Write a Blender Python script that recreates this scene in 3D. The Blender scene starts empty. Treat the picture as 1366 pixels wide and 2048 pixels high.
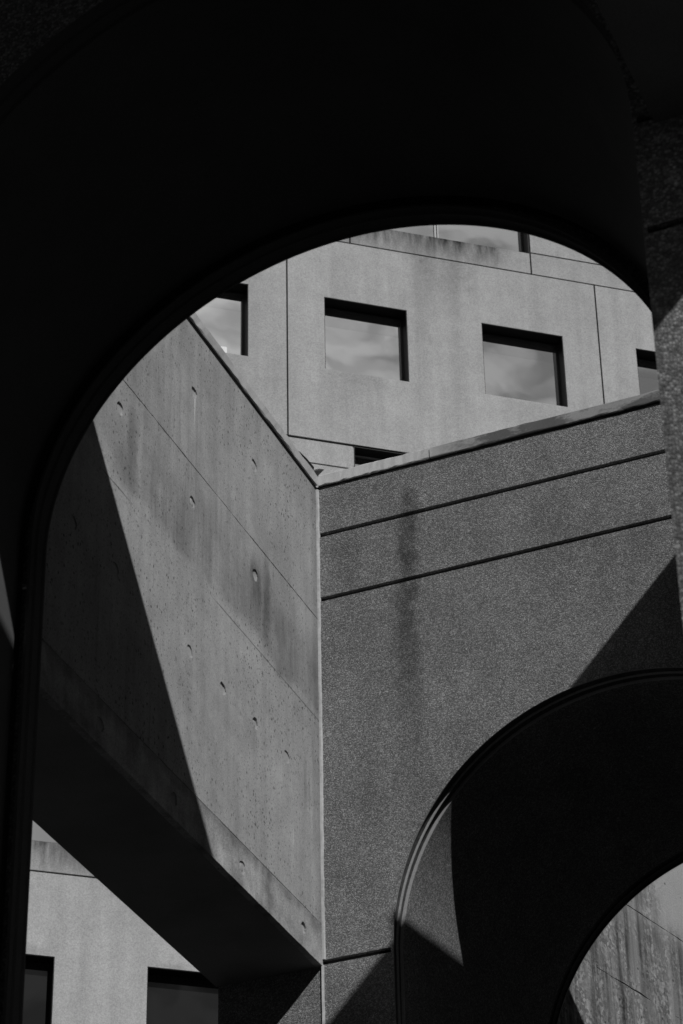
import bpy, math, random
from mathutils import Vector, Matrix
from mathutils.geometry import tessellate_polygon
rad = math.radians
random.seed(5)
scene = bpy.context.scene
COL = scene.collection

# ------------------------------------------------------------------ camera
PITCH, ROLL, FPX = 0.594325, -0.0199154, 5568.565
fw = Vector((0, math.cos(PITCH), math.sin(PITCH)))
r0 = Vector((1, 0, 0)); u0 = r0.cross(fw)
rt = r0 * math.cos(ROLL) + u0 * math.sin(ROLL)
up = u0 * math.cos(ROLL) - r0 * math.sin(ROLL)
EYE = 1.6
cam = bpy.data.cameras.new("camera")
camo = bpy.data.objects.new("camera", cam)
COL.objects.link(camo)
mw = Matrix((rt, up, -fw)).transposed().to_4x4()
mw.translation = (0, 0, EYE)
camo.matrix_world = mw
cam.sensor_fit = 'VERTICAL'; cam.sensor_height = 36.0; cam.sensor_width = 24.0
cam.lens = 36.0 * FPX / 2048
cam.clip_start = 0.05; cam.clip_end = 3000
cam.dof.use_dof = True; cam.dof.focus_distance = 21.0; cam.dof.aperture_fstop = 9.0
scene.camera = camo

# ------------------------------------------------------------------ frames
A = 0.383625056          # azimuth of the courtyard's long axis
FA = 1.28102074          # azimuth along the office facade
SUN_E, SUN_D = 0.95, 0.84
ax_d = Vector((math.sin(A), math.cos(A), 0))
ax_e = Vector((-math.cos(A), math.sin(A), 0))
sunv = (ax_e * -SUN_E + ax_d * -SUN_D + Vector((0, 0, 1))).normalized()
SUN_EL = math.asin(sunv.z); SUN_AZ = math.atan2(sunv.x, sunv.y)

# ------------------------------------------------------------------ world, sun, exposure
world = bpy.data.worlds.new("World"); scene.world = world
world.use_nodes = True
wn, wl = world.node_tree.nodes, world.node_tree.links
wn.clear()
wo = wn.new("ShaderNodeOutputWorld"); bg = wn.new("ShaderNodeBackground")
sky = wn.new("ShaderNodeTexSky"); sky.sky_type = 'NISHITA'; sky.sun_disc = False
sky.sun_elevation = SUN_EL; sky.sun_rotation = SUN_AZ
sky.air_density = 0.15; sky.dust_density = 0.75
bw = wn.new("ShaderNodeRGBToBW")
tc = wn.new("ShaderNodeTexCoord")
cmap = wn.new("ShaderNodeMapping"); cmap.inputs['Scale'].default_value = (1, 1, 1.4)
cn = wn.new("ShaderNodeTexNoise"); cn.inputs['Scale'].default_value = 34; cn.inputs['Detail'].default_value = 7
cn.inputs['Distortion'].default_value = 1.2
cr = wn.new("ShaderNodeMapRange")
cr.inputs[1].default_value = 0.38; cr.inputs[2].default_value = 0.58
cr.inputs[3].default_value = 0.66; cr.inputs[4].default_value = 1.5
mul = wn.new("ShaderNodeMath"); mul.operation = 'MULTIPLY'
wl.new(sky.outputs[0], bw.inputs[0]); wl.new(tc.outputs['Generated'], cmap.inputs[0])
wl.new(cmap.outputs[0], cn.inputs[0]); wl.new(cn.outputs[0], cr.inputs[0])
wl.new(bw.outputs[0], mul.inputs[0]); wl.new(cr.outputs[0], mul.inputs[1])
wl.new(mul.outputs[0], bg.inputs[0]); bg.inputs[1].default_value = 0.05
wl.new(bg.outputs[0], wo.inputs[0])

sl = bpy.data.lights.new("sun", 'SUN'); sl.energy = 5.0; sl.angle = rad(0.53); sl.color = (1, 1, 1)
so = bpy.data.objects.new("sun", sl); COL.objects.link(so)
so.rotation_euler = sunv.to_track_quat('Z', 'Y').to_euler()
so.location = sunv * 80

scene.view_settings.view_transform = 'Standard'; scene.view_settings.look = 'None'
scene.view_settings.gamma = 1.0; scene.view_settings.exposure = -0.66
scene.cycles.max_bounces = 6; scene.cycles.diffuse_bounces = 2

# ------------------------------------------------------------------ material helper
class N:
    def __init__(s, name, rotz):
        s.m = bpy.data.materials.new(name); s.m.use_nodes = True
        s.t = s.m.node_tree; s.n = s.t.nodes; s.l = s.t.links
        s.n.clear()
        s.out = s.n.new("ShaderNodeOutputMaterial"); s.b = s.n.new("ShaderNodeBsdfPrincipled")
        s.l.new(s.b.outputs[0], s.out.inputs[0])
        g = s.n.new("ShaderNodeNewGeometry")
        vr = s.n.new("ShaderNodeVectorRotate"); vr.rotation_type = 'Z_AXIS'; vr.inputs['Angle'].default_value = -rotz
        s.l.new(g.outputs['Position'], vr.inputs['Vector'])
        s.pos = vr.outputs[0]
        sp = s.n.new("ShaderNodeSeparateXYZ"); s.l.new(s.pos, sp.inputs[0])
        s.x, s.y, s.z = sp.outputs[0], sp.outputs[1], sp.outputs[2]
    def put(s, sock, v):
        if isinstance(v, (int, float)): sock.default_value = v
        else: s.l.new(v, sock)
    def op(s, o, a, b=0.0, c=0.0, clamp=False):
        n = s.n.new("ShaderNodeMath"); n.operation = o; n.use_clamp = clamp
        s.put(n.inputs[0], a); s.put(n.inputs[1], b); s.put(n.inputs[2], c)
        return n.outputs[0]
    def mul(s, a, b): return s.op('MULTIPLY', a, b)
    def add(s, a, b): return s.op('ADD', a, b)
    def mr(s, v, a, b, c, d, smooth=False):
        n = s.n.new("ShaderNodeMapRange"); n.interpolation_type = 'SMOOTHSTEP' if smooth else 'LINEAR'
        s.put(n.inputs[0], v)
        for i, q in enumerate((a, b, c, d)): n.inputs[i + 1].default_value = q
        return n.outputs[0]
    def vec(s, scale, off=(0, 0, 0)):
        n = s.n.new("ShaderNodeMapping"); n.inputs['Scale'].default_value = scale; n.inputs['Location'].default_value = off
        s.l.new(s.pos, n.inputs[0]); return n.outputs[0]
    def noise(s, scale, detail=4, rough=.55, vec=None, dist=0.0):
        n = s.n.new("ShaderNodeTexNoise"); n.inputs['Scale'].default_value = scale
        n.inputs['Detail'].default_value = detail; n.inputs['Roughness'].default_value = rough
        n.inputs['Distortion'].default_value = dist
        s.l.new(vec if vec is not None else s.pos, n.inputs[0]); return n.outputs[0]
    def voro(s, scale, vec=None):
        n = s.n.new("ShaderNodeTexVoronoi"); n.inputs['Scale'].default_value = scale
        s.l.new(vec if vec is not None else s.pos, n.inputs['Vector']); return n.outputs['Distance'], n.outputs['Color']
    def first(s, colour):
        n = s.n.new("ShaderNodeSeparateColor"); s.l.new(colour, n.inputs[0]); return n.outputs[0]
    def bump(s, h, strength, dist):
        n = s.n.new("ShaderNodeBump"); n.inputs['Strength'].default_value = strength; n.inputs['Distance'].default_value = dist
        s.l.new(h, n.inputs['Height']); s.l.new(n.outputs[0], s.b.inputs['Normal'])
    def fin(s, val, rough=.9, spec=.2):
        c = s.n.new("ShaderNodeCombineColor")
        for i in range(3): s.put(c.inputs[i], val)
        s.l.new(c.outputs[0], s.b.inputs['Base Color'])
        s.b.inputs['Roughness'].default_value = rough
        s.b.inputs['Specular IOR Level'].default_value = spec
        return s.m
    def blob(s, u, u0, su, v, vtop, vbot, fade_top, fade_bot, amp):
        """1 - amp inside a soft vertical smear centred on u0, from vtop down to vbot."""
        wob = s.mul(s.op('SUBTRACT', s.noise(7, 6, .7), .5), su * 2.0)
        d = s.op('ABSOLUTE', s.op('SUBTRACT', s.add(u, wob), u0))
        a = s.mr(d, su * .25, su, 1, 0, True)
        b = s.mr(v, vtop - fade_top, vtop, 1, 0, True)
        c = s.mr(v, vbot, vbot + fade_bot, 0, 1, True)
        k = s.mul(s.mul(a, b), c)
        k = s.mul(k, s.mr(s.noise(12, 6, .75), .34, .66, .45, 1.15))
        return s.op('SUBTRACT', 1.0, s.mul(k, amp))

ROT_M = -A
K = 6.0
def Zm(z): return K * z + EYE

def mat_board():        # smooth cast concrete with bug holes
    s = N("cast_concrete", ROT_M)
    v = s.mr(s.noise(1.3, 7, .65), .32, .68, .82, 1.1)
    st = s.noise(1.0, 5, .6, s.vec((1, 11, .8)))
    v = s.mul(v, s.mr(st, .35, .7, 1.06, .87))
    v = s.mul(v, s.mr(s.noise(6, 6, .7), .32, .68, .87, 1.09))
    v = s.mul(v, s.mr(s.noise(170, 3, .75), .3, .7, .74, 1.26))
    # darker damp band between the form joints
    wzb = s.add(s.z, s.mul(s.op('SUBTRACT', s.noise(1.9, 6, .65), .5), .40))
    band = s.mul(s.mr(wzb, Zm(1.238), Zm(1.252), 0, 1, True), s.mr(wzb, Zm(1.28), Zm(1.338), 1, .35, True))
    bn = s.mr(s.noise(1.5, 6, .65, s.vec((1, 2.2, .9))), .36, .62, .3, 1)
    bn = s.mul(bn, s.mr(s.noise(1.0, 5, .7, s.vec((1, 24, 1.2))), .36, .62, .65, 1.1))
    v = s.mul(v, s.op('SUBTRACT', 1, s.mul(s.mul(band, bn), .42)))
    thin = s.mul(s.mr(s.noise(1.0, 4, .7, s.vec((1, 30, .9), (5, 0, 0))), .56, .70, 0, 1), s.mr(s.noise(1.4, 3), .42, .6, 0, 1))
    v = s.mul(v, s.op('SUBTRACT', 1, s.mul(thin, .30)))
    for (u0, su, zt, zb, ft, fb, am) in ((1.613, .012, 1.336, 1.225, .03, .05, .42), (1.853, .016, 1.337, 1.25, .03, .05, .50),
                                      (1.876, .011, 1.36, 1.225, .05, .05, .50), (1.835, .024, 1.325, 1.225, .04, .05, .3), (1.905, .015, 1.32, 1.215, .03, .06, .25),
                                      (1.958, .005, 1.20, 1.09, .05, .07, .35), (1.977, .006, 1.24, 1.04, .05, .1, .25),
                                      (1.60, .014, 1.30, 1.225, .03, .04, .25), (1.70, .010, 1.486, 1.42, .01, .05, .22)):
        v = s.mul(v, s.blob(s.y, u0 * K, su * K, s.z, Zm(zt), Zm(zb), ft * K, fb * K, am))
    # corner shade painted as a darker strip beside the sealant
    v = s.mul(v, s.mr(s.y, K * 1.974, K * 1.9905, 1, .74, True))
    # white lime drip under one tie hole
    dr = s.mul(s.mr(s.op('ABSOLUTE', s.op('SUBTRACT', s.y, 1.7255 * K)), .003, .008, 1, 0, True),
               s.mul(s.mr(s.z, Zm(1.372), Zm(1.408), 0, 1, True), s.mr(s.z, Zm(1.411), Zm(1.413), 1, 0)))
    v = s.add(v, s.mul(dr, .75))
    dr = s.mul(s.mr(s.op('ABSOLUTE', s.op('SUBTRACT', s.y, 1.931 * K)), .002, .006, 1, 0, True),
               s.mul(s.mr(s.z, Zm(1.078), Zm(1.085), 0, 1, True), s.mr(s.z, Zm(1.09), Zm(1.104), 1, 0)))
    v = s.add(v, s.mul(dr, .4))
    # hairline form seam
    wz = s.add(s.z, s.mul(s.op('SUBTRACT', s.noise(14, 4), .5), .008))
    seam = s.mr(s.op('ABSOLUTE', s.op('SUBTRACT', wz, Zm(1.2335))), .0025, .0055, 1, 0)
    seam = s.mul(seam, s.mr(s.noise(1.5, 3), .46, .54, .12, 1))
    v = s.mul(v, s.op('SUBTRACT', 1, s.mul(seam, .6)))
    vs = s.mr(s.op('ABSOLUTE', s.op('SUBTRACT', s.add(s.y, s.mul(s.op('SUBTRACT', s.noise(8, 4), .5), .02)), 1.655 * K)), .002, .006, 1, 0)
    v = s.mul(v, s.op('SUBTRACT', 1, s.mul(s.mul(vs, s.mr(s.noise(3, 3), .42, .6, 0, 1)), .35)))
    # bug holes, two sizes
    for sc, r, thr in ((11, .15, .70), (27, .22, .60), (60, .30, .55)):
        d, c = s.voro(sc, s.vec((1, 1.25, .8)))
        rr = s.first(c)
        h = s.mul(s.mr(d, r * .65, r, 1, 0), s.mr(rr, thr, thr + .1, 0, 1))
        h = s.mul(h, s.mr(s.noise(1.1, 3), .38, .6, .25, 1))
        v = s.mul(v, s.op('SUBTRACT', 1, s.mul(h, .78)))
    s.bump(s.noise(60, 4, .6), .12, .01)
    return s.fin(s.mul(v, .352))

def mat_edge():         # coarser bottom band of the bridge
    s = N("rough_edge_concrete", ROT_M)
    v = s.mr(s.noise(4.5, 7, .72), .33, .67, .5, 1.28)
    v = s.mul(v, s.mr(s.noise(1.0, 4, .6, s.vec((1, 14, 1.5))), .35, .68, 1.12, .8))
    v = s.mul(v, s.mr(s.noise(120, 3, .7), .25, .75, .62, 1.38))
    d, c = s.voro(26); v = s.mul(v, s.op('SUBTRACT', 1, s.mul(s.mul(s.mr(d, .12, .2, 1, 0), s.mr(s.first(c), .7, .8, 0, 1)), .6)))
    v = s.mul(v, s.mr(s.add(s.z, s.mul(s.op('SUBTRACT', s.noise(5, 4), .5), .2)), Zm(1.02), Zm(1.034), 1.05, .72, True))
    s.bump(s.noise(90, 4, .7), .3, .012)
    return s.fin(s.mul(v, .33))

def mat_aggregate(name, base, stain=False, pebble=74, bumpk=.5):
    s = N(name, ROT_M)
    d, c = s.voro(pebble)
    g = s.first(c)
    v = s.mr(s.op('POWER', g, 2.2), 0, 1, .66, 1.85)
    v = s.mul(v, s.mr(d, .25, .75, 1.12, .68))
    v = s.mul(v, s.mr(s.noise(210, 2, .6), .3, .7, .75, 1.25))
    d2, c2 = s.voro(24); v = s.mul(v, s.add(1, s.mul(s.mul(s.mr(d2, .12, .24, 1, 0), s.mr(s.first(c2), .9, .94, 0, 1)), .7)))
    v = s.mul(v, s.mr(s.noise(1.1, 6, .62), .3, .7, .84, 1.14))
    v = s.mul(v, s.mr(s.noise(4.5, 5, .65), .3, .7, .87, 1.12))
    v = s.mul(v, s.mr(s.noise(1.2, 4, .6, s.vec((5, 1, .6))), .35, .65, 1.06, .92))
    if stain:
        for (e0, se, zt, zb, ft, fb, am) in ((.738, .014, 1.478, 1.36, .03, .02, .52), (.741, .013, 1.415, 1.18, .06, .2, .42),
                                         (.742, .013, 1.435, 1.358, .01, .02, .2), (.745, .018, 1.36, 1.05, .02, .28, .32), (.80, .022, 1.43, 1.36, .02, .03, .3), (.78, .02, 1.21, 1.05, .06, .1, .2),
                                         (.60, .03, 1.45, 1.25, .05, .1, .14), (.52, .02, 1.40, 1.28, .05, .1, .18)):
            v = s.mul(v, s.blob(s.x, -e0 * K, se * K, s.z, Zm(zt), Zm(zb), ft * K, fb * K, am))
    hb = s.add(s.op('SUBTRACT', 1, d), s.mul(s.noise(160, 3), .6))
    s.bump(hb, bumpk, .006)
    return s.fin(s.mul(v, base), .95, .1)

def mat_plain(name, base, rotz=ROT_M, gr=.12, rough=.9, stains=0.0, scale=140, ramp=None):
    s = N(name, rotz)
    v = s.mr(s.noise(2.2, 5, .6), .3, .7, 1 - gr, 1 + gr)
    v = s.mul(v, s.mr(s.noise(scale, 2, .6), .3, .7, 1 - gr, 1 + gr))
    if stains:
        q = s.mr(s.noise(1.3, 6, .7, s.vec((1.6, 1.6, 4))), .47, .66, 0, 1)
        if ramp: q = s.mul(s.mr(s.add(q, .6), 0, 1, 0, 1), s.mr(s.x, ramp[0], ramp[1], .08, 1, True))
        v = s.mul(v, s.op('SUBTRACT', 1, s.mul(q, stains), 0, True))
    return s.fin(s.mul(v, base), rough, .2)

ROT_F = rad(90) - FA
FD = 37.374
def mat_facade():
    s = N("facade_concrete", ROT_F)
    v = s.mr(s.noise(.55, 6, .6), .3, .7, .92, 1.06)
    v = s.mul(v, s.mr(s.noise(1.0, 5, .62, s.vec((3.2, 1, .22))), .38, .7, 1.04, .86))
    v = s.mul(v, s.mr(s.noise(3.2, 6, .7), .3, .7, .93, 1.07))
    v = s.mul(v, s.mr(s.noise(52, 3, .8), .3, .7, .72, 1.28))
    f = lambda z: z + EYE
    for zt in (32.77, 19.52):   # sill bands under the long windows are soiled
        k = s.mul(s.mr(s.z, f(zt - .50), f(zt), .25, 1), s.mr(s.z, f(zt) - .49, f(zt) - .48, 0, 1))
        k = s.mul(k, s.mr(s.z, f(zt), f(zt) + .01, 1, 0))
        rt_ = s.mr(s.x, 14.0, 14.8, 1, .1, True) if zt > 30 else 1.0
        k = s.mul(s.mul(k, rt_), s.mr(s.noise(1.0, 6, .7, s.vec((5, 1, .9))), .3, .62, .25, 1.15))
        v = s.mul(v, s.op('SUBTRACT', 1, s.mul(k, .85)))
    for (x0, sx, zt, zb, ft, fb, am) in ((13.2, .55, 32.3, 30.4, .05, 1.6, .24), (12.75, .3, 32.3, 31.0, .05, .9, .18), (13.5, .3, 32.3, 31.3, .05, .8, .14), (11.3, .8, 29.35, 28.4, .1, .8, .10),
                                         (14.6, .7, 29.35, 28.5, .1, .7, .08), (11.6, .5, 29.36, 28.9, .02, .4, .14), (6.2, .5, 17.9, 17.6, .25, .1, .3), (8.4, .4, 17.8, 17.6, .15, .1, .25)):
        v = s.mul(v, s.blob(s.x, x0, sx, s.z, f(zt), f(zb), ft, fb, am))
    s.bump(s.noise(45, 4, .7), .25, .02)
    return s.fin(s.mul(v, .37))

ROT_W = rad(90 - 36)
def mat_streaked():
    s = N("streaked_concrete", ROT_W)
    v = s.mr(s.noise(1.2, 5, .6), .3, .7, .85, 1.1)
    # strong vertical run-off streaks, fading out towards the upper right
    mask = s.mr(s.add(s.x, s.mul(s.op('SUBTRACT', s.noise(2.5, 3), .5), .5)), 14.55, 15.35, 1, 0, True)
    low = s.mr(s.z, EYE + 8.0, EYE + 8.3, .9, .05, True)
    mask = s.op('MAXIMUM', mask, low)
    st = s.mul(s.mr(s.noise(1.0, 6, .7, s.vec((6, 1, .25)), .25), .43, .57, 0, 1), mask)
    st = s.mul(st, s.mr(s.noise(2.2, 6, .7), .35, .62, .35, 1.15))
    v = s.mul(v, s.op('SUBTRACT', 1.0, s.mul(st, .74)))
    st2 = s.mul(s.mr(s.noise(1.0, 3, .6, s.vec((26, 1, .5), (3, 0, 0)), .3), .50, .62, 0, 1), mask)
    v = s.mul(v, s.op('SUBTRACT', 1.0, s.mul(st2, .28)))
    v = s.mul(v, s.mr(mask, 0, 1, 1.0, .55))
    d, c = s.voro(48); peb = s.mr(s.first(c), .25, 1, -.25, .85)
    ex = s.mul(s.mr(s.noise(2.6, 6, .7, s.vec((2.0, 1, .9))), .42, .56, 0, 1), mask)
    v = s.mul(v, s.add(1, s.mul(peb, ex)))
    v = s.mul(v, s.mr(s.noise(150, 2, .6), .3, .7, .85, 1.15))
    d, c = s.voro(15); v = s.mul(v, s.op('SUBTRACT', 1, s.mul(s.mul(s.mr(d, .1, .17, 1, 0), s.mr(s.first(c), .75, .85, 0, 1)), .75)))
    s.bump(s.noise(70, 4, .7), .35, .015)
    return s.fin(s.mul(v, .36))

def mat_glass(name, refl, tint):
    m = bpy.data.materials.new(name); m.use_nodes = True
    n, l = m.node_tree.nodes, m.node_tree.links; n.clear()
    o = n.new("ShaderNodeOutputMaterial"); mx = n.new("ShaderNodeMixShader")
    g = n.new("ShaderNodeBsdfGlossy"); g.inputs['Roughness'].default_value = .02; g.inputs[0].default_value = (.95, .95, .95, 1)
    d = n.new("ShaderNodeBsdfDiffuse")
    t = n.new("ShaderNodeTexNoise"); t.inputs['Scale'].default_value = 1.4; t.inputs['Detail'].default_value = 5
    ge = n.new("ShaderNodeNewGeometry"); l.new(ge.outputs['Position'], t.inputs[0])
    r = n.new("ShaderNodeMapRange"); r.inputs[3].default_value = tint * .75; r.inputs[4].default_value = tint * 1.25
    l.new(t.outputs[0], r.inputs[0]); l.new(r.outputs[0], d.inputs[0])
    # faint waviness of float glass
    w = n.new("ShaderNodeTexNoise"); w.inputs['Scale'].default_value = 1.1
    l.new(ge.outputs['Position'], w.inputs[0])
    b = n.new("ShaderNodeBump"); b.inputs['Strength'].default_value = .02; b.inputs['Distance'].default_value = .05
    l.new(w.outputs[0], b.inputs['Height']); l.new(b.outputs[0], g.inputs['Normal'])
    mx.inputs[0].default_value = refl
    l.new(d.outputs[0], mx.inputs[1]); l.new(g.outputs[0], mx.inputs[2]); l.new(mx.outputs[0], o.inputs[0])
    return m

M_BOARD = mat_board(); M_EDGE = mat_edge()
M_AGG = mat_aggregate("exposed_aggregate", .205, True, 190)
M_AGG2 = mat_aggregate("near_exposed_aggregate", .155, False, 100)
M_CORE = mat_plain("joint_shadow_concrete", .05)
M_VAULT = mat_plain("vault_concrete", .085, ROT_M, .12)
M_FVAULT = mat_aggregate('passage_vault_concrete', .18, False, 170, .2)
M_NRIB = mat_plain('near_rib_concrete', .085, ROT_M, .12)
M_SOFFIT = mat_plain('soffit_concrete', .22, ROT_M, .15)
M_GROOVE = mat_plain('arch_groove_shade', .07, ROT_M, .4, .9, 0, 60)  # shade inside the rib grooves is put into this darker tone
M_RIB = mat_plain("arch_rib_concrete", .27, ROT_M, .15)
M_COPE = mat_plain("coping_concrete", .52, ROT_M, .1, .9, .8, 140, (-4.5, -3.9))
M_COPEL = mat_plain("coping_concrete_clean", .40, ROT_M, .1, .9, .2)
M_SEAL = mat_plain("sealant", .40, ROT_M, .12, .7, .12, 60)
M_PLUG = mat_plain("tie_hole_mortar", .33)
M_FAC = mat_facade(); M_STREAK = mat_streaked()
M_FCORE = mat_plain("facade_joint", .03, ROT_F)
M_REVEAL = mat_plain("window_reveal_shade", .007, ROT_F, .15, .6)  # near-black colour stands in for deep shade in the window reveals
M_GLASS = mat_glass("window_glass", .68, .12)
M_GLASS_D = mat_glass("dark_window_glass", .035, .012)
M_GLASS_T = mat_glass("blind_shade_glass", .64, .10)  # slightly darker glass, painting the window head's shade on the blind
M_GLASS_M = mat_glass('grey_window_glass', .3, .22)
M_ALU = mat_plain("aluminium_frame", .35, ROT_F, .05, .5)
M_MULL = mat_plain("mullion_metal", .30, ROT_F, .05, .5)
M_CARD = mat_plain("white_card", .75, ROT_F, .04)
M_DARKC = mat_plain('dark_beam_concrete', .09, ROT_M, .15)  # one even dark tone for the overhead beam
M_GAPSHADE = mat_plain('coping_shade_black', .012, ROT_M, .1)  # painted black for the shadow gap under the copings
M_GROUND = mat_plain("dark_paving", .03, ROT_M, .2)
M_METAL = mat_plain("weathered_metal", .10, ROT_M, .3, .5)

# ------------------------------------------------------------------ mesh helper
class MB:
    def __init__(s): s.v = []; s.f = []
    def add(s, vs, fs):
        o = len(s.v); s.v += [tuple(p) for p in vs]; s.f += [tuple(i + o for i in q) for q in fs]
    def box(s, a, b):
        (x0, y0, z0), (x1, y1, z1) = a, b
        x0, x1 = sorted((x0, x1)); y0, y1 = sorted((y0, y1)); z0, z1 = sorted((z0, z1))
        s.add([(x0, y0, z0), (x1, y0, z0), (x1, y1, z0), (x0, y1, z0), (x0, y0, z1), (x1, y0, z1), (x1, y1, z1), (x0, y1, z1)],
              [(0, 3, 2, 1), (4, 5, 6, 7), (0, 1, 5, 4), (1, 2, 6, 5), (2, 3, 7, 6), (3, 0, 4, 7)])
    def plate(s, outer, holes, w0, w1, fmap):
        """flat plate with holes; fmap(u, v, w) -> xyz"""
        loops = [outer] + holes
        tris = tessellate_polygon([[Vector((u, v, 0)) for u, v in lp] for lp in loops])
        pts = [q for lp in loops for q in lp]; n = len(pts)
        vs = [fmap(u, v, w0) for u, v in pts] + [fmap(u, v, w1) for u, v in pts]
        fs = [tuple(t) for t in tris] + [tuple(i + n for i in reversed(t)) for t in tris]
        o = 0
        for lp in loops:
            m = len(lp)
            for i in range(m):
                j = (i + 1) % m
                fs.append((o + i, o + j, o + j + n, o + i + n))
            o += m
        s.add(vs, fs)
    def build(s, name, mat, parent, rotz, base=(0, 0, 0), smooth=False):
        me = bpy.data.meshes.new(name)
        b = Vector(base)
        me.from_pydata([tuple(Vector(p) - b) for p in s.v], [], s.f)
        me.validate()
        import bmesh
        bm = bmesh.new(); bm.from_mesh(me)
        bmesh.ops.recalc_face_normals(bm, faces=bm.faces); bm.to_mesh(me); bm.free()
        me.materials.append(mat)
        if smooth:
            for q in me.polygons: q.use_smooth = True
        o = bpy.data.objects.new(name, me); COL.objects.link(o)
        if parent is not None: o.parent = parent
        else:
            o.rotation_euler = (0, 0, rotz); o.location = Matrix.Rotation(rotz, 3, 'Z') @ b
        return o

class Thing:
    def __init__(s, name, label, cat, rotz, base, group=None):
        s.o = bpy.data.objects.new(name, None); COL.objects.link(s.o)
        s.rotz, s.base = rotz, base
        s.o.rotation_euler = (0, 0, rotz); s.o.location = Matrix.Rotation(rotz, 3, 'Z') @ Vector(base)
        s.o.empty_display_size = .3
        s.o['label'] = label; s.o['category'] = cat
        if group: s.o['group'] = group
    def part(s, mb, name, mat, label=None, under=None, smooth=False):
        ob = mb.build(name, mat, under or s.o, s.rotz, s.base if not under else s.base, smooth)
        if under: ob.matrix_parent_inverse = Matrix.Identity(4)
        if label: ob['label'] = label
        return ob

# module frame: e to the left, d away from the camera, z up (in modules of 6 m, measured from the eye)
def P(e, d, z): return (-K * e, K * d, Zm(z))
ZB = -EYE / K            # ground level in module units
ZT = 1.486
SP = 1.003               # springing height of the arches

def outline(c, r, zb, n=96, SP=SP, vz=1.0, wr=0.0):
    """opening outline from bottom right up over the arch to bottom left, with outward normals"""
    pts = [((c - r * (1 + wr), zb), (-1, 0)), ((c - r * (1 + wr), (zb + SP) / 2), (-1, 0))]
    for i in range(n + 1):
        t = math.pi * i / n
        pts.append(((c - r * (1 + wr * max(0, math.cos(t))) * math.cos(t), SP + vz * r * math.sin(t)), (-math.cos(t), math.sin(t))))
    pts += [((c + r, (zb + SP) / 2), (1, 0)), ((c + r, zb), (1, 0))]
    return pts

def arch_face(eL, eR, zb, zt, c, r, joints, gap, SP=SP, vz=1.0, wr=0.0):
    """strips of a wall face (u=e, v=z) cut by the arch opening, split at the joints"""
    polys = []
    zs = [zb] + [q for j in joints for q in (j - gap / 2, j + gap / 2)] + [zt]
    n = 96
    for i in range(0, len(zs), 2):
        a, b = zs[i], zs[i + 1]
        if b <= SP + 1e-6:
            polys.append([(eR, a), (c - r * (1 + wr), a), (c - r * (1 + wr), b), (eR, b)])
            polys.append([(c + r, a), (eL, a), (eL, b), (c + r, b)])
        elif a < SP + r * vz:
            arc = []
            lo = max(a, SP)
            t0 = math.asin(min(1, (lo - SP) / (r * vz)))
            for k in range(n + 1):
                t = t0 + (math.pi - 2 * t0) * k / n
                arc.append((c - r * (1 + wr * max(0, math.cos(t))) * math.cos(t), SP + vz * r * math.sin(t)))
            pl = [(eR, a)]
            if a < SP - 1e-6: pl.append((c - r * (1 + wr), a))
            pl += arc
            if a < SP - 1e-6: pl.append((c + r, a))
            pl += [(eL, a), (eL, b), (eR, b)]
            polys.append(pl)
        else:
            polys.append([(eR, a), (eL, a), (eL, b), (eR, b)])
    return polys

def fz_d(u, v, w): return P(u, w, v)

# moulded rib just inside an arch: (outward offset, depth from the face)
RIB = [(.0024, 0), (0, 0), (0, .0014), (.0016, .0018), (.0018, .0108), (.0002, .0112), (0, .0118), (.0018, .0122), (.0020, .0206), (-.0002, .0210), (-.0006, .0216)]

def loft(mb, rings):
    """rings: list of lists of 3d points"""
    n = len(rings[0]); vs = [q for r_ in rings for q in r_]; fs = []
    for i in range(len(rings) - 1):
        for j in range(n - 1):
            fs.append((i * n + j, i * n + j + 1, (i + 1) * n + j + 1, (i + 1) * n + j))
    mb.add(vs, fs)

def ring(c, r, off, d, zb=ZB, sp=SP, vz=1.0, wr=0.0):
    return [P(e + ne * off, d, z + nz * off) for (e, z), (ne, nz) in outline(c, r, zb, SP=sp, vz=vz, wr=wr)]

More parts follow.
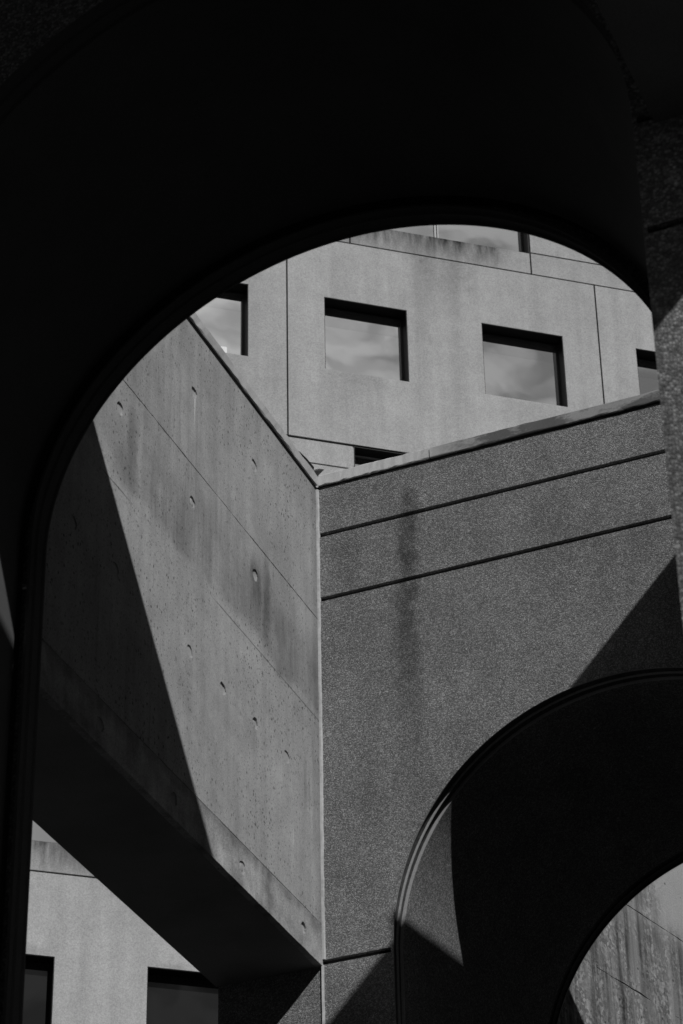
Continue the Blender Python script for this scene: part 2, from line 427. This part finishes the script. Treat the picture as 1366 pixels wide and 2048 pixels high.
def block(name, label, cat, dF, dB, archF, archB, eL, eR, jointsF, jointsB, gap, face_mat, spB=SP, ZT=ZT, flare=0.0, vzB=1.0, wrB=0.0, vault_mat=None, rib_mat=None, groove_mat=None):
    """a concrete range of rooms pierced by a round-headed passage"""
    cF, rF = archF; cB, rB = archB
    base = P((eL + eR) / 2, (dF + dB) / 2, ZB)
    T = Thing(name, label, cat, ROT_M, base)
    th = .004
    mb = MB()
    for pl in arch_face(eL, eR, ZB, ZT, cF, rF + .0022, jointsF, gap): mb.plate(pl, [], dF, dF + th, fz_d)
    loft(mb, [ring(cF, rF, RIB[0][0], dF), ring(cF, rF, 0, dF)])
    T.part(mb, 'front_face', face_mat)
    mb = MB()
    for pl in arch_face(eL, eR, ZB, ZT, cB, rB + .0022, jointsB, gap, spB, vzB, wrB): mb.plate(pl, [], dB - th, dB, fz_d)
    loft(mb, [ring(cB, rB, RIB[0][0], dB, sp=spB, vz=vzB, wr=wrB), ring(cB, rB, 0, dB, sp=spB, vz=vzB, wr=wrB)])
    T.part(mb, 'rear_face', face_mat)
    mb = MB()   # body behind the faces
    for pl in arch_face(eL, eR, ZB, ZT, cF, rF + .0145, [], 0): mb.plate(pl, [], dF + th + .0001, dF + .03, fz_d)
    for pl in arch_face(eL, eR, ZB, ZT, cB, rB + .0145, [], 0, spB, vzB, wrB): mb.plate(pl, [], dB - .03, dB - th - .0001, fz_d)
    mb.box(P(eL, dF + .0302, ZT - .02), P(eR, dB - .0302, ZT))
    mb.box(P(eL, dF + .0302, ZB), P(eL - .02, dB - .0302, ZT - .0202))
    mb.box(P(eR, dF + .0302, ZB), P(eR + .02, dB - .0302, ZT - .0202))
    T.part(mb, 'body', M_CORE)
    mb = MB()
    mg = MB()
    for i in range(1, len(RIB) - 1):
        (o0, w0), (o1, w1) = RIB[i], RIB[i + 1]
        loft(mg if i in (2, 3, 6, 7) else mb, [ring(cF, rF, o0, dF + w0), ring(cF, rF, o1, dF + w1)])
    T.part(mb, 'arch_rib', rib_mat or M_RIB); T.part(mg, 'arch_groove', groove_mat or M_GROOVE)
    mb = MB()
    mg = MB()
    for i in range(1, len(RIB) - 1):
        (o0, w0), (o1, w1) = RIB[i], RIB[i + 1]
        loft(mg if i in (2, 3, 6, 7) else mb, [ring(cB, rB, o0, dB - w0, sp=spB, vz=vzB, wr=wrB), ring(cB, rB, o1, dB - w1, sp=spB, vz=vzB, wr=wrB)])
    T.part(mb, 'arch_rib', rib_mat or M_RIB); T.part(mg, 'arch_groove', groove_mat or M_GROOVE)
    mb = MB()
    o, w = RIB[-1]
    R0 = ring(cF, rF, o, dF + w); R1 = ring(cB, rB, o + flare, dB - w, sp=spB, vz=vzB, wr=wrB)
    rings = []
    for i in range(9):
        t = i / 8
        rings.append([tuple(a[k] * (1 - t) + b[k] * t for k in range(3)) for a, b in zip(R0, R1)])
    loft(mb, rings)
    T.part(mb, 'vault', vault_mat or M_VAULT, smooth=True)
    return T

def rough_bar(mb, p0, p1, prof, n, amp, seed):
    """bar of rectangular profile between p0 and p1 with slightly ragged edges. prof: list of (a, z) offsets; a along the horizontal normal"""
    rnd = random.Random(seed)
    p0, p1 = Vector(p0), Vector(p1); d = (p1 - p0).normalized(); nv = Vector((d.y, -d.x, 0))
    m = len(prof); vs = []
    for i in range(n + 1):
        c = p0.lerp(p1, i / n)
        for (a, z) in prof:
            vs.append(tuple(c + nv * (a + rnd.gauss(0, amp)) + Vector((0, 0, z + rnd.gauss(0, amp)))))
    fs = [tuple(range(m)), tuple(range(n * m, n * m + m))]
    for i in range(n):
        for j in range(m):
            k = (j + 1) % m
            fs.append((i * m + j, i * m + k, (i + 1) * m + k, (i + 1) * m + j))
    mb.add(vs, fs)

# ------------------------------------------------------------------ ground
mb = MB(); mb.add([(-400, -400, 0), (400, -400, 0), (400, 400, 0), (-400, 400, 0)], [(0, 1, 2, 3)])
g = mb.build('ground', M_GROUND, None, 0); g['kind'] = 'structure'

ZTN = 1.475
# ------------------------------------------------------------------ near range with the passage we look through
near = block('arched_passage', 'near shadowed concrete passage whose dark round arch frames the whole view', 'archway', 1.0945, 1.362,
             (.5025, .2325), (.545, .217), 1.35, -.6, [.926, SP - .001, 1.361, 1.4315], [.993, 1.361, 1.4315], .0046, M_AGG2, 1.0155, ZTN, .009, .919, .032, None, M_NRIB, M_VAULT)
mb = MB(); rough_bar(mb, P(1.35, 1.362, ZTN), P(-.6, 1.362, ZTN), [(.3, .003), (-.004, .003), (-.004, .062), (.3, .075)], 40, .0006, 3)
rough_bar(mb, P(1.35, 1.0945, ZTN), P(-.6, 1.0945, ZTN), [(-.3, .003), (.012, .003), (.012, .06), (-.3, .075)], 40, .0006, 4)
near.part(mb, 'coping', M_COPEL)

# ------------------------------------------------------------------ far range: aggregate wall with the second arch
far = block('arched_wall', 'grey exposed-aggregate wall with two dark horizontal joints and an arch at lower right', 'wall', 1.992, 2.345,
            (.5523, .2128), (.5295, .2175), .926, -.6, [1.0, 1.361, 1.4315], [1.0, 1.361, 1.4315], .0046, M_AGG, vault_mat=M_FVAULT)
mb = MB()
pr = [(-.9, .0), (.015, .0), (.017, .005), (.017, .064), (.012, .07), (-.9, .082)]
cuts = [.8265, .7135, .40, .1, -.25, -.6]
for i in range(len(cuts) - 1):
    rough_bar(mb, P(cuts[i], 1.992 - (.0002 if i % 2 else 0), ZT), P(cuts[i + 1] + .0011, 1.992 - (.0002 if i % 2 else 0), ZT), pr, 30, .0011, 7 + i)
far.part(mb, 'coping', M_COPE, 'pale stained coping slab along the top of the wall')

mb = MB(); mb.box((-K * .829 + .001, K * 1.992 - .0035, Zm(ZT) - .0165), (-K * -.6, K * 1.992, Zm(ZT) - .0005))  # thin dark strip painted as the shade below the wall coping
far.part(mb, 'coping_shade_strip', M_GAPSHADE)
# sealant bead in the inner corner, a triangular fillet with a wavy edge
def bead(z0, z1, seed, w=.019):
    mb = MB(); rnd = random.Random(seed); n = 150; vs = []; fs = []
    a = b = 0
    for i in range(n + 1):
        z = Zm(z0) + (Zm(z1) - Zm(z0)) * i / n
        a = .8 * a + rnd.gauss(0, .0008); b = .8 * b + rnd.gauss(0, .0008)
        x0 = -K * .829 - .004; y0 = K * 1.992
        vs += [(x0, y0 + .002, z), (x0, y0 - .010 + a, z), (x0 + w * .62, y0 - .007 + b, z), (x0 + w + a, y0 + .002, z)]
        if i:
            o = (i - 1) * 4
            for j in range(4):
                k = (j + 1) % 4; fs.append((o + j, o + k, o + 4 + k, o + 4 + j))
    fs += [(0, 1, 2, 3), tuple(n * 4 + j for j in range(4))]
    mb.add(vs, fs); return mb
far.part(bead(1.0025, ZT - .0029, 2, .021), 'sealant_bead', M_SEAL, 'bright upper length of the corner sealant')
far.part(bead(ZB, .9975, 9, .013), 'sealant_bead', M_SEAL, 'thin lower length of the corner sealant')

# ------------------------------------------------------------------ left bridge, smooth concrete
E0, E1 = .829, .928
B0, B1 = .9965, ZT
br = Thing('concrete_bridge', 'smooth pale concrete bridge wall with round tie holes, left of the inner corner', 'bridge', ROT_M, P(.88, 1.68, B0))
HOLES = [(1.724, 1.416), (1.589, 1.309), (1.849, 1.42), (1.724, 1.303), (1.852, 1.306), (1.723, 1.158), (1.787, 1.1575), (1.852, 1.159), (1.918, 1.160),
         (1.59, 1.158), (1.52, 1.158), (1.59, 1.42), (1.462, 1.42), (1.455, 1.306), (1.827, 1.0135), (1.951, 1.0145), (1.70, 1.0135), (1.575, 1.0135), (1.45, 1.0135)]
HR = .0058
def circ(d, z, r, n=26):
    q = random.Random(int(d * 7919 + z * 104729)); r *= q.uniform(.9, 1.06); ph = q.uniform(0, 6)
    return [(d + k * math.cos(2 * math.pi * i / n), z + k * math.sin(2 * math.pi * i / n))
            for i in range(n) for k in (r * (1 + .05 * math.sin(3 * 2 * math.pi * i / n + ph) + q.gauss(0, .035)),)]
def fz_e(u, v, w): return P(w, u, v)
def ragged(u0, u1, v, seed, amp, n=160):
    r_ = random.Random(seed); a = 0; out = []
    for i in range(n + 1):
        a = .55 * a + r_.gauss(0, amp)
        if r_.random() < .05: a += r_.choice((-1, 1)) * amp * 2
        out.append((u0 + (u1 - u0) * i / n, v + a))
    return out
D0, D1 = 1.3625, 1.9918
mb = MB()
up_ = [(D1, ZT), (D0, ZT)] + ragged(D0, D1, 1.3404, 1, .00012)
mid_ = ragged(D1, D0, 1.3393, 2, .00016) + ragged(D0, D1, 1.0352, 3, .00008)
mb.plate(up_, [circ(d, z, HR) for d, z in HOLES if z > 1.34], E0, E0 + .006, fz_e)
mb.plate(mid_, [circ(d, z, HR) for d, z in HOLES if 1.04 < z < 1.34], E0, E0 + .006, fz_e)
wall_o = br.part(mb, 'wall_panel', M_BOARD)
mb = MB()
lo_ = ragged(D1, D0, 1.0345, 4, .00012) + ragged(D0, D1, B0, 5, .00010)
mb.plate(lo_, [circ(d, z, HR * .95) for d, z in HOLES if z < 1.03], E0, E0 + .006, fz_e)
br.part(mb, 'edge_band', M_EDGE, 'coarse mottled band along the bottom of the bridge wall')
mb = MB(); mb.box(P(E0 + .0061, D0, B0), P(E1, D1, ZT))
br.part(mb, 'body', M_SOFFIT)
rnd = random.Random(12)
for d, z in HOLES:
    mb = MB(); n = 20; r = HR * (1.0 if z > 1.03 else .95) * 1.22
    dp = .0009 + rnd.random() * .0010
    vs = []
    for (rr, w) in ((r, .0005), (r * .74, dp * .85), (r * .6, dp), (r * .28, dp * rnd.choice((1.0, 1.0, .7, .45, 1.3)))):
        vs += [fz_e(d + rr * math.cos(2 * math.pi * i / n), z + rr * math.sin(2 * math.pi * i / n), E0 + w) for i in range(n)]
    fs = []
    for q in range(3):
        for i in range(n):
            j = (i + 1) % n; fs.append((q * n + i, q * n + j, (q + 1) * n + j, (q + 1) * n + i))
    fs.append(tuple(3 * n + i for i in range(n)))
    mb.add(vs, fs); br.part(mb, 'tie_hole', M_PLUG)
mb = MB()
pr = [(-.59, .0), (.014, .0), (.016, .005), (.016, .064), (.010, .07), (-.59, .08)]
rough_bar(mb, P(E0, 1.385, ZT), P(E0, 1.9885, ZT), [(-a if False else a, z) for a, z in pr], 70, .0017, 21)
br.part(mb, 'coping', M_COPEL)
mb = MB(); mb.box((-K * .829, K * D0 + .01, Zm(ZT) - .0165), (-K * .829 + .0035, K * 1.992 - .004, Zm(ZT) - .0005))  # dark strip standing for the shadow line below the bridge coping
br.part(mb, 'coping_shade_strip', M_GAPSHADE)
# bent flashing left standing at the corner of the copings
mb = MB()
def sheet(pts, t=.004):
    vs = [Vector(q) for q in pts]; nrm = (vs[1] - vs[0]).cross(vs[2] - vs[0]).normalized() * t
    n = len(vs); a = [tuple(v) for v in vs] + [tuple(v + nrm) for v in vs]
    mb.add(a, [tuple(range(n)), tuple(reversed(range(n, 2 * n)))] + [(i, (i + 1) % n, n + (i + 1) % n, n + i) for i in range(n)])
c0 = Vector(P(E0 - .002, 1.985, ZT)) + Vector((0, 0, .066))
ee, dd = Vector((-1, 0, 0)), Vector((0, 1, 0)); zz = Vector((0, 0, 1))
sheet([c0 - dd * .03, c0 + dd * .02 - ee * .005, c0 + dd * .03 - ee * .04 + zz * .04, c0 - ee * .025 + zz * .03, c0 + ee * .005 + zz * .032])
sheet([c0 - dd * .24 + zz * .004, c0 - dd * .03 + zz * .004, c0 - dd * .05 + zz * .014 - ee * .012, c0 - dd * .15 + zz * .010 - ee * .01, c0 - dd * .22 + zz * .012])
br.part(mb, 'flashing', M_METAL, 'bent metal flashing sticking up at the inner corner')

# ------------------------------------------------------------------ right-hand bridges (their shade falls on the walls)
def side_bridge(label, e0, e1, d0, d1, extra=None, ZT=ZT, mat=None):
    T = Thing('concrete_bridge', label, 'bridge', ROT_M, P((e0 + e1) / 2, (d0 + d1) / 2, B0))
    mb = MB(); mb.box(P(e0, d0, B0), P(e1, d1, ZT))
    mc = MB(); mc.box(P(e0 - .002, d0, ZT), P(e1 + .002, d1, ZT + .012))
    if extra:
        a, b, c, d = extra
        mb.box(P(a, c, B0), P(b, d - .0005, ZT)); mc.box(P(a - .002, c, ZT), P(b + .002, d - .0005, ZT + .012))
    T.part(mb, 'wall_panel', mat or M_BOARD); T.part(mc, 'coping', M_COPEL)
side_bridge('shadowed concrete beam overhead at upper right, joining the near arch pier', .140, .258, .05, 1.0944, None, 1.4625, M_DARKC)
side_bridge('concrete bridge on the right side of the court, its shade crossing the aggregate wall', .212, .322, 1.60, 1.9918, (.205, .298, 1.363, 1.60))

# unseen deck added over the forecourt to keep sun and sky off the near arch
T = Thing('concrete_bridge', 'unseen concrete deck added over the forecourt to shade the near arch', 'bridge', ROT_M, P(.8, 0, 1.12))
mb = MB(); mb.box(P(.318, -.9, 1.12), P(1.35, .905, ZT)); T.part(mb, 'wall_panel', M_BOARD)
mb = MB(); mb.box(P(.320, -.898, ZT), P(1.35, .903, ZT + .008)); T.part(mb, 'coping', M_COPEL)

# ------------------------------------------------------------------ streaked wall seen through the second arch
W0 = -0.0
wy = 8.372
sw = Thing('streaked_wall', 'pale concrete wall with dark vertical run-off streaks, seen through the lower right arch', 'wall', ROT_W, (15.4, wy, 0))
def fw_(u, v, w): return (u, w, v + EYE)
def wl_(z, seed, a=.0012): return ragged(13.0, 18.0, z, seed, a)
mb = MB()
mb.plate([(13.0, -EYE), (18.0, -EYE)] + list(reversed(wl_(7.538, 1))), [], wy, wy + .05, fw_)
mb.plate(wl_(7.5405, 2, .003) + list(reversed(wl_(8.147, 3))), [], wy, wy + .05, fw_)
mb.plate(wl_(8.153, 4, .002) + [(18.0, 9.6), (13.0, 9.6)], [], wy, wy + .05, fw_)
sw.part(mb, 'wall_panel', M_STREAK)
mb = MB(); mb.box((13.0, wy + .051, 0), (18.0, wy + .5, 9.6 + EYE)); sw.part(mb, 'body', M_CORE)
mb = MB(); mb.box((12.98, wy - .03, 9.6 + EYE), (18.02, wy + .52, 9.68 + EYE)); sw.part(mb, 'coping', M_COPEL)

# ------------------------------------------------------------------ office building behind
ob = Thing('office_building', 'tall pale precast concrete office building with deep square windows behind the court', 'building', ROT_F, (12, FD + 4, 0))
FZ = lambda z: z + EYE
def ff(u, v, w): return (u, FD + w, FZ(v))
DEP = .278
wins = []          # (x0, x1, z0, z1, kind)
COLX = [(2.05 + 2.945 * i, 3.58 + 2.945 * i) for i in range(8)]     # 2.05 .. 4.995 .. 7.94 .. 10.885 ..
fixed = {2: (7.97, 9.51), 3: (10.90, 12.44), 4: (13.85, 15.405), 5: (16.825, 18.37), 1: (5.05, 6.59)}
for zt in (30.945, 24.3, 17.655):
    for i, (a, b) in enumerate(COLX):
        a, b = fixed.get(i, (a, b))
        if zt < 20 and i == 2: a, b = 7.99, 9.53
        if zt > 20 and zt < 30 and i in (3, 4): continue
        wins.append((a, b, zt - 1.6, zt, 'dark' if zt < 20 else 'sky'))
RIBBON = [(11.41, 14.875, 32.77, 34.5, 'ribbon'), (11.395, 14.87, 26.25, 27.775, 'ribbon'), (4.0, 7.46, 19.525, 21.3, 'mid')]
wins += RIBBON
g_ = .015
XS = [-10, 4.33, 10.215, 16.11, 22.0, 32]
panels = []
def row(z0, z1, xs):
    for a, b in zip(xs[:-1], xs[1:]): panels.append([a + g_, b - g_, z0 + g_, z1 - g_])
row(-EYE + .02, 4.5, XS); row(4.5, 9.0, XS); row(9.0, 13.6, XS)
row(13.6, 19.02, XS)
row(27.79, 32.28, XS)
for p_ in panels:
    pass
def rect(a, b, c, d): return [(a, c), (b, c), (b, d), (a, d)]
mb = MB()
for (a, b, c, d) in panels:
    hs_ = [rect(x0, x1, z0, z1) for (x0, x1, z0, z1, k) in wins if x0 > a and x1 < b and z0 > c and z1 < d]
    mb.plate(rect(a, b, c, d), hs_, 0, .03, ff)
def pan(a, b, c, d, holes=()): mb.plate(rect(a + g_, b - g_, c + g_, d - g_), [rect(*h) for h in holes], 0, .03, ff)
# sill band and storey above the lower long window
pan(-10, 4.33, 19.02, 27.28); pan(4.33, 7.46, 19.02, 19.536)
mb.plate(rect(7.46 + g_, 10.56 - g_, 19.02 + g_, 27.28 - g_), [rect(7.97, 9.51, 22.7, 24.3)], 0, .03, ff)
pan(4.33, 7.46, 21.3, 27.28, [(5.05, 6.59, 22.7, 24.3)])
# strip under the middle joint, stopping with a rounded end at the long recess
def rounded(a, b, c, d, r):
    return [(a, c)] + [(b - r + r * math.sin(t * math.pi / 12), c + r - r * math.cos(t * math.pi / 12)) for t in range(7)] + \
           [(b - r * .6 + r * .6 * math.cos(t * math.pi / 12), d - r * .6 + r * .6 * math.sin(t * math.pi / 12)) for t in range(7)] + [(a, d)]
mb.plate(rounded(4.33 + g_, 11.385, 27.28 + g_, 27.79 - 2.4 * g_, .07), [], -.0, .03, ff)
pan(-10, 4.33, 27.28, 27.79); pan(14.86, 16.11, 27.28, 27.79); pan(16.11, 22, 27.28, 27.79); pan(22, 32, 27.28, 27.79)
pan(10.56, 11.405, 26.2, 27.28); pan(10.56, 16.11, 19.02, 26.262, [(11.0, 12.5, 22.7, 24.3), (13.9, 15.4, 22.7, 24.3)])
pan(14.86, 16.11, 26.262, 27.28); pan(16.11, 22, 19.02, 27.28, [(16.825, 18.37, 22.7, 24.3), (19.67, 21.2, 22.7, 24.3)]); pan(22, 32, 19.02, 27.28)
# sill band, upper long window, and the wall above
pan(-10, 4.33, 32.28, 38); pan(4.33, 11.405, 32.28, 38); pan(11.405, 14.885, 32.28, 32.781)
pan(14.885, 22, 32.28, 32.79); pan(14.885, 22, 32.79, 38); pan(22, 32, 32.28, 38); pan(11.405, 14.885, 34.489, 38)
ob.part(mb, 'wall', M_FAC)
wins = [w for w in wins if not (24.2 < w[3] < 24.4 and w[4] == 'sky')] + [(a, b, 22.7, 24.3, 'sky') for a, b in ((5.05, 6.59), (7.97, 9.51), (11.0, 12.5), (13.9, 15.4), (16.825, 18.37), (19.67, 21.2))]
wins = [w for w in wins if -10 < w[0] and w[1] < 32]
mb = MB()
mb.plate(rect(-9.99, 31.99, -EYE + .02, 37.98), [rect(x0, x1, z0, z1) for (x0, x1, z0, z1, k) in wins], .031, .7, ff)
mb.box((-9.99, FD + .71, 0), (31.99, FD + 10, FZ(37.98)))
ob.part(mb, 'body', M_FCORE)
mb = MB(); mb.box((-10.1, FD - .1, FZ(38.0)), (32.1, FD + 10.1, FZ(38.4))); ob.part(mb, 'parapet', M_FAC)
for (x0, x1, z0, z1, k) in wins:
    t = .012
    mb = MB()   # lining of the reveal, its shade painted near-black
    y0, y1 = FD + .012, FD + DEP
    mb.box((x0, y0, FZ(z1) - t), (x1, y1, FZ(z1)))
    mb.box((x1 - t, y0, FZ(z0)), (x1, y1, FZ(z1) - t))
    mb.box((x0, y0, FZ(z0)), (x0 + t, y1, FZ(z1) - t))
    mb.box((x0 + t, y0, FZ(z0)), (x1 - t, y1, FZ(z0) + t * .5))
    wo_ = ob.part(mb, 'window', M_REVEAL)
    gm = {'dark': M_GLASS_D, 'mid': M_GLASS_M}.get(k, M_GLASS)
    mb = MB(); yg = FD + DEP
    top = .43 if k == 'sky' else 0.0
    mb.box((x0 + t, yg - .02, FZ(z0) + t), (x1 - t, yg + .02, FZ(z1) - t - top - (.002 if top else 0)))
    ob.part(mb, 'pane', gm, under=wo_)
    if top:
        mb = MB(); mb.box((x0 + t, yg - .019, FZ(z1) - t - top), (x1 - t, yg + .02, FZ(z1) - t)); ob.part(mb, 'blind_shade', M_GLASS_T, under=wo_)  # top band carries the painted shade on the blind
    mb = MB()
    mb.box((x0 + t, yg - .035, FZ(z1) - t - .022), (x1 - t, yg - .021, FZ(z1) - t - .001))
    if k == 'ribbon':
        for xm in (13.16,):
            mb.box((xm - .05, yg - .05, FZ(z0) + t), (xm - .015, yg - .021, FZ(z1) - t - .03)); mb.box((xm + .005, yg - .05, FZ(z0) + t), (xm + .03, yg - .021, FZ(z1) - t - .03))
    ob.part(mb, 'frame', M_ALU if k == 'ribbon' else M_REVEAL, under=wo_)
# small white card standing on a window sill
mb = MB(); x = 9.07
mb.add([(x, FD + .225, FZ(29.357)), (x + .12, FD + .225, FZ(29.357)), (x + .115, FD + .24, FZ(29.66)), (x + .005, FD + .24, FZ(29.66)),
        (x, FD + .229, FZ(29.357)), (x + .12, FD + .229, FZ(29.357)), (x + .115, FD + .244, FZ(29.66)), (x + .005, FD + .244, FZ(29.66))],
       [(0, 1, 2, 3), (7, 6, 5, 4), (0, 4, 5, 1), (1, 5, 6, 2), (2, 6, 7, 3), (3, 7, 4, 0)])
cd = mb.build('card', M_CARD, None, ROT_F, (x, FD + .225, FZ(29.357)))
cd['label'] = 'small white card standing in the corner of the leftmost upper window'; cd['category'] = 'card'
